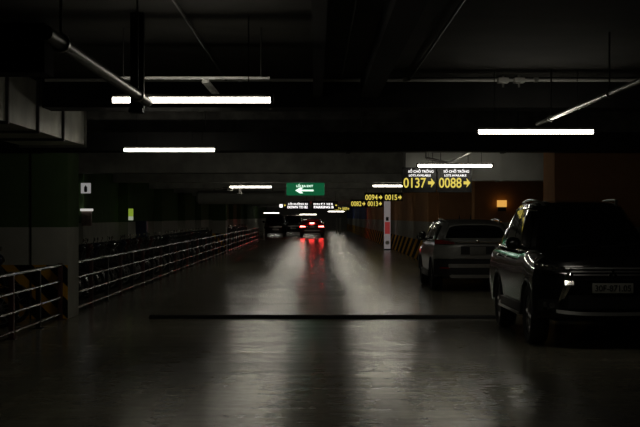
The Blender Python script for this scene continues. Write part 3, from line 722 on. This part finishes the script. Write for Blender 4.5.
# -------- the silver crossover, tail towards us
def crossover(root, paint, lit=False, plate=None, h=1.56, tail_z=1.07, rails=True, trimline=True):
    P = dict(L=4.40, W=1.85, front_wheel=-2.2+0.86, rear_wheel=-2.2+0.86+2.66, R=0.345, paint=paint, sill=0.30,
             top=[(-2.2, 0.82), (-2.1, 0.90), (-1.8, 0.95), (-1.0, 1.05), (-0.5, 1.08), (1.7, 1.13), (2.08, 1.10), (2.2, 0.98)],
             bottom=[(-2.2, 0.34), (-1.9, 0.30), (1.9, 0.32), (2.2, 0.42)], gh=(-1.10, 2.02, -0.30, 1.55), belt=(1.04, 1.12), roof=h-0.055, roof_arc=0.05, roof_fall=0.03,
             windows=[(0.07, 0.40), (0.43, 0.70), (0.73, 0.88)], rails=rails, tuck=0.25, rear_round=0.30, mirror=M['plastic'], rear_glass=(0.08, 0.86), bright=M['chrome'])
    K = make_car(root, P); ry = K['rear_y']
    lens = M['lamp_red']
    for s in (-1, 1):
        tl = fsheet(root, ry, 'tail_light', M['brake'] if lit else lens, s*0.50, s*0.89, lambda u: tail_z-0.035-0.015*u, lambda u: tail_z+0.005+0.045*u, 0.016, 0.05, 10, 3, 1)
        if not lit:
            fsheet(tl, ry, 'lens_strip', M['lamp_clear'], s*0.48, s*0.74, tail_z-0.012, tail_z+0.008, 0.028, 0.03, 8, 2, 1)
        fsheet(root, ry, 'reflector', lens, s*0.60, s*0.80, 0.50, 0.53, 0.035, 0.04, 6, 1, 1)
        b = MB(); b.tube([(s*0.55, ry(0.5)+0.02, 0.34), (s*0.55, ry(0.5)-0.2, 0.34)], 0.035, 12); b.build('exhaust_tip', M['satin'], root)
    fsheet(root, ry, 'tailgate_trim', M['chrome'], -0.48, 0.48, tail_z-0.02, tail_z+0.006, 0.02, 0.03, 10, 1, 1)
    fsheet(root, ry, 'bumper_ledge', paint, -0.90, 0.90, lambda u: 0.715, lambda u: 0.755, 0.05, 0.09, 14, 1, 1)
    fsheet(root, ry, 'bumper_lower', M['plastic'], -0.91, 0.91, 0.36, 0.70, 0.018, 0.06, 14, 2, 1)
    fsheet(root, ry, 'bumper_strip', M['satin'], -0.62, 0.62, lambda u: 0.52, lambda u: 0.60, 0.04, 0.05, 10, 1, 1)
    fsheet(root, ry, 'skid_plate', M['satin'], -0.56, 0.56, 0.30, 0.37, 0.03, 0.06, 10, 1, 1)
    fsheet(root, ry, 'plate_recess', M['plastic'], -0.36, 0.36, 0.80, 0.98, 0.006, 0.02, 8, 1, 1)
    b = MB(); b.box((-0.17, ry(0)+0.01, 0.80), (0.17, ry(0)+0.03, 0.965), 0.004); pl = b.build('number_plate', M['plate'] if lit else mat('dim_plate', (0.14, 0.14, 0.13), 0.5), root)
    # spoiler
    b = MB(); x, y, z = K['side'](1, 1, 1)
    b.sheet(lambda u, v: ((2*u-1)*(abs(x)-0.02), y-0.05+0.2*v, z+0.05*(1-(2*u-1)**4)+0.012-0.035*v), 10, 3, (0, 0, -0.03)); b.build('spoiler', paint, root)
    b = MB(); b.tube([(0, 0.9, h-0.03), (0, 1.0, h+0.09)], [0.02, 0.006], 8); b.build('antenna', M['plastic'], root)
    b = MB(); b.ball((0, ry(0)+0.02, tail_z-0.0), (0.05, 0.012, 0.035), 12); b.build('badge', M['chrome'], root)
    return K
car = tag(empty('car', (3.42, 29.8+2.2, 0), PI+math.radians(0.6)), 'silver grey crossover seen from behind, left of the black SUV', 'car', 'cars in the car park')
crossover(car, M['silver_car'])
car = tag(empty('car', (3.62, 35.1+2.2, 0), PI-0.085), 'dark grey car just ahead of the silver crossover, its left edge showing', 'car', 'cars in the car park')
# keep it left of the pillars
car.location.x = 3.80
crossover(car, M['dark_grey_car'], rails=False, tail_z=0.93)

# -------- the red car braking in the lane
car = tag(empty('car', ((312-CX)*107/F, 107+2.2, 0), PI), 'dark red car with lit brake lights driving away in the lane', 'car', 'cars in the car park')
crossover(car, M['red_car'], lit=True, h=1.47, tail_z=0.88, rails=False)
b = MB(); b.box((-0.17, 2.12, 1.10), (0.17, 2.20, 1.17), 0.01); b.build('high_brake_light', M['brake'], car)

# -------- two dark SUVs parked far off on the left
for px, Z, lab in ((274.5, 111.0, 'black SUV parked facing us past the railing end, nearer of two'), (292.5, 121.0, 'black SUV parked facing us past the railing end, right of its twin')):
    car = tag(empty('car', ((px-CX)*Z/F, Z+2.3, 0), math.radians(2)), lab, 'car', 'cars in the car park')
    P = dict(L=4.60, W=1.80, front_wheel=-2.3+0.85, rear_wheel=-2.3+0.85+2.75, R=0.36, paint=M['black_car'], sill=0.33,
         top=[(-2.3, 0.92), (-2.2, 1.0), (-1.9, 1.05), (-1.1, 1.14), (-0.6, 1.14), (2.0, 1.14), (2.2, 1.1), (2.3, 1.0)],
         gh=(-1.16, 2.16, -0.46, 1.86), belt=(1.10, 1.13), roof=1.74, windows=[(0.06, 0.38), (0.41, 0.66), (0.69, 0.90)], rails=False)
    K = make_car(car, P); fy = K['front_y']
    fsheet(car, fy, 'grille', M['satin'], -0.5, 0.5, 0.78, 0.86, 0.015)
    for s in (-1, 1): fsheet(car, fy, 'headlight', M['lamp_clear'], s*0.5, s*0.84, 0.82, 0.95, 0.016, 0.05)
    b = MB(); b.box((-0.24, fy(0)-0.04, 0.56), (0.24, fy(0)-0.015, 0.67)); b.build('number_plate', M['plate'], car)

# ------------------------------------------------------------------ motorbikes behind the railing (local: front towards +X)
def make_bike(paint):
    t = empty('motorbike', (0, 0, 0))
    for nm, x in (('front_wheel', 0.62), ('rear_wheel', -0.62)):
        b = MB(); b.lathe([(0.235, -0.03), (0.27, -0.038), (0.29, -0.015), (0.29, 0.015), (0.27, 0.038), (0.235, 0.03)], (x, 0, 0.29), 'Y', 22)
        w = b.build(nm, M['rubber'], t)
        b = MB(); b.lathe([(0.24, -0.02), (0.24, 0.02), (0.225, 0.02), (0.225, -0.02)], (x, 0, 0.29), 'Y', 22)
        for k in range(6):
            a = PI*k/6; d = Vector((math.cos(a), 0, math.sin(a)))*0.23
            b.tube([Vector((x, 0, 0.29))-d, Vector((x, 0, 0.29))+d], 0.006, 4)
        b.lathe([(0.045, -0.05), (0.045, 0.05)], (x, 0, 0.29), 'Y', 12, False)
        b.build('rim', M['galv'], w)
    b = MB()
    for s in (-1, 1): b.tube([(0.62, s*0.065, 0.29), (0.50, s*0.065, 0.68), (0.43, s*0.05, 0.86)], 0.018, 8)
    b.build('fork', M['plastic'], t)
    b = MB(); b.sheet(lambda u, v: (0.62+0.315*math.cos(0.35+u*2.3), (v-0.5)*0.11, 0.29+0.315*math.sin(0.35+u*2.3)), 10, 4, (0, 0, 0.006)); b.build('front_fender', paint, t)
    b = MB(); b.sheet(lambda u, v: (0.40-0.13*(1-v)+0.05*(1-(2*u-1)**2), (u-0.5)*(0.26+0.14*math.sin(PI*v)), 0.36+0.52*v), 8, 8, (-0.03, 0, 0)); b.build('leg_shield', paint, t)
    b = MB(); b.ball((0.40, 0, 0.96), (0.10, 0.12, 0.09)); hc = b.build('headlight_cowl', paint, t)
    b = MB(); b.ball((0.465, 0, 0.96), (0.045, 0.075, 0.05)); b.build('headlight', M['lamp_clear'], hc)
    b = MB(); b.tube([(0.26, -0.34, 1.0), (0.33, -0.22, 1.02), (0.38, -0.1, 0.99), (0.38, 0.1, 0.99), (0.33, 0.22, 1.02), (0.26, 0.34, 1.0)], 0.014, 8)
    for s in (-1, 1):
        b.tube([(0.265, s*0.33, 1.0), (0.32, s*0.235, 1.017)], 0.02, 8)
        b.tube([(0.36, s*0.18, 1.02), (0.36, s*0.36, 1.005)], 0.007, 6)
    hb = b.build('handlebar', M['plastic'], t)
    for s in (-1, 1):
        b = MB(); b.tube([(0.33, s*0.22, 1.02), (0.36, s*0.29, 1.10)], 0.006, 6); b.ball((0.36, s*0.32, 1.12), (0.015, 0.05, 0.035), 10); b.build('mirror', M['chrome'] if s > 0 else M['plastic'], hb)
    b = MB(); b.tube([(0.30, 0, 0.42), (0.10, 0, 0.40), (-0.15, 0, 0.52), (-0.5, 0, 0.66), (-0.80, 0, 0.74)], [0.09, 0.11, 0.14, 0.13, 0.06], 12); b.build('body', paint, t)
    b = MB(); b.tube([(0.06, 0, 0.66), (-0.05, 0, 0.73), (-0.3, 0, 0.74), (-0.6, 0, 0.78), (-0.70, 0, 0.79)], [0.06, 0.11, 0.12, 0.11, 0.06], 12); b.build('seat', M['seat'], t)
    b = MB(); b.box((-0.25, -0.11, 0.24), (0.10, 0.11, 0.42), 0.03); b.tube([(0.0, 0.0, 0.33), (-0.62, 0.07, 0.29)], 0.03, 8); b.tube([(-0.62, -0.09, 0.29), (-0.55, -0.09, 0.6)], 0.025, 8); b.build('engine', M['alloy'], t)
    b = MB(); b.tube([(0.05, -0.12, 0.26), (-0.3, -0.15, 0.26), (-0.8, -0.16, 0.34)], [0.02, 0.045, 0.05], 10); b.build('exhaust', M['galv'], t)
    b = MB(); b.tube([(-0.70, 0, 0.80), (-0.86, 0.0, 0.80)], 0.02, 8); b.tube([(-0.86, -0.1, 0.8), (-0.86, 0.1, 0.8)], 0.012, 8); b.ball((-0.83, 0, 0.70), (0.03, 0.07, 0.03), 10); b.build('tail_light', M['lamp_red'], t)
    b = MB(); b.tube([(-0.12, 0.10, 0.28), (-0.10, 0.26, 0.0)], 0.012, 8); b.build('kickstand', M['galv'], t)
    return t
COL = [('black', mat('black_bike_paint', (0.012, 0.012, 0.012), 0.3, coat=0.6)), ('dark red', mat('dark_red_bike_paint', (0.09, 0.012, 0.01), 0.3, coat=0.6)),
       ('dark blue', mat('dark_blue_bike_paint', (0.012, 0.018, 0.06), 0.3, coat=0.6)), ('dark grey', mat('dark_grey_bike_paint', (0.05, 0.05, 0.048), 0.35, coat=0.5))]
protos = [make_bike(m) for _, m in COL]
used = [False]*4
ORD = ['first', 'second', 'third', 'fourth', 'fifth', 'sixth', 'seventh', 'eighth', 'ninth', 'tenth', 'eleventh', 'twelfth', 'thirteenth', 'fourteenth', 'fifteenth', 'sixteenth']
def put_bike(y, label_fn, group):
    k = random.choice((0, 0, 0, 1, 2, 3))
    if used[k]: t = copy_tree(protos[k])
    else: t = protos[k]; used[k] = True
    t.location = (RX-1.20+random.uniform(-0.04, 0.04), y, 0); t.rotation_euler = (0, 0, random.uniform(-0.24, 0.24))
    tag(t, label_fn(k), 'motorbike', group)
i = 0; y = 13.6
while y < 21.6:
    put_bike(y, lambda k: 'motorbike behind the near railing before the wide left pillar, %s from the picture edge' % ORD[i], 'motorbikes behind the left railing'); i += 1
    y += 0.93+random.uniform(-0.03, 0.05)
i = 0; y = 23.5
while y < 95:
    if not (63.3 < y < 65.7 or 43.0 < y < 44.7):
        if i < 16: fn = lambda k: 'motorbike behind the long left railing, %s in line past the wide pillar' % ORD[i]
        else: fn = lambda k: 'dark motorbike in the far stretch of the row behind the long left railing'
        put_bike(y, fn, 'motorbikes behind the left railing' if i < 16 else 'motorbikes in the far railing row'); i += 1
    y += 0.95+random.uniform(-0.04, 0.10)
for k in range(4):
    if not used[k]:
        for ch in list(protos[k].children_recursive): bpy.data.objects.remove(ch)
        bpy.data.objects.remove(protos[k])

# ------------------------------------------------------------------ world, camera, view
w = bpy.data.worlds.new('World'); bpy.context.scene.world = w; w.use_nodes = True
w.node_tree.nodes['Background'].inputs[0].default_value = (0, 0, 0, 1); w.node_tree.nodes['Background'].inputs[1].default_value = 0.0
cam = bpy.data.cameras.new('Camera'); co = bpy.data.objects.new('Camera', cam); C.objects.link(co)
co.location = (0, 0, H); co.rotation_euler = (PI/2, 0, 0)
cam.sensor_width = 36; cam.lens = F/640*36; cam.shift_x = 4/640; cam.shift_y = 3.5/640
cam.clip_end = 500
bpy.context.scene.camera = co
vs = bpy.context.scene.view_settings
vs.view_transform = 'Standard'; vs.look = 'None'; vs.exposure = 0.0; vs.gamma = 1.0; vs.use_curve_mapping = False
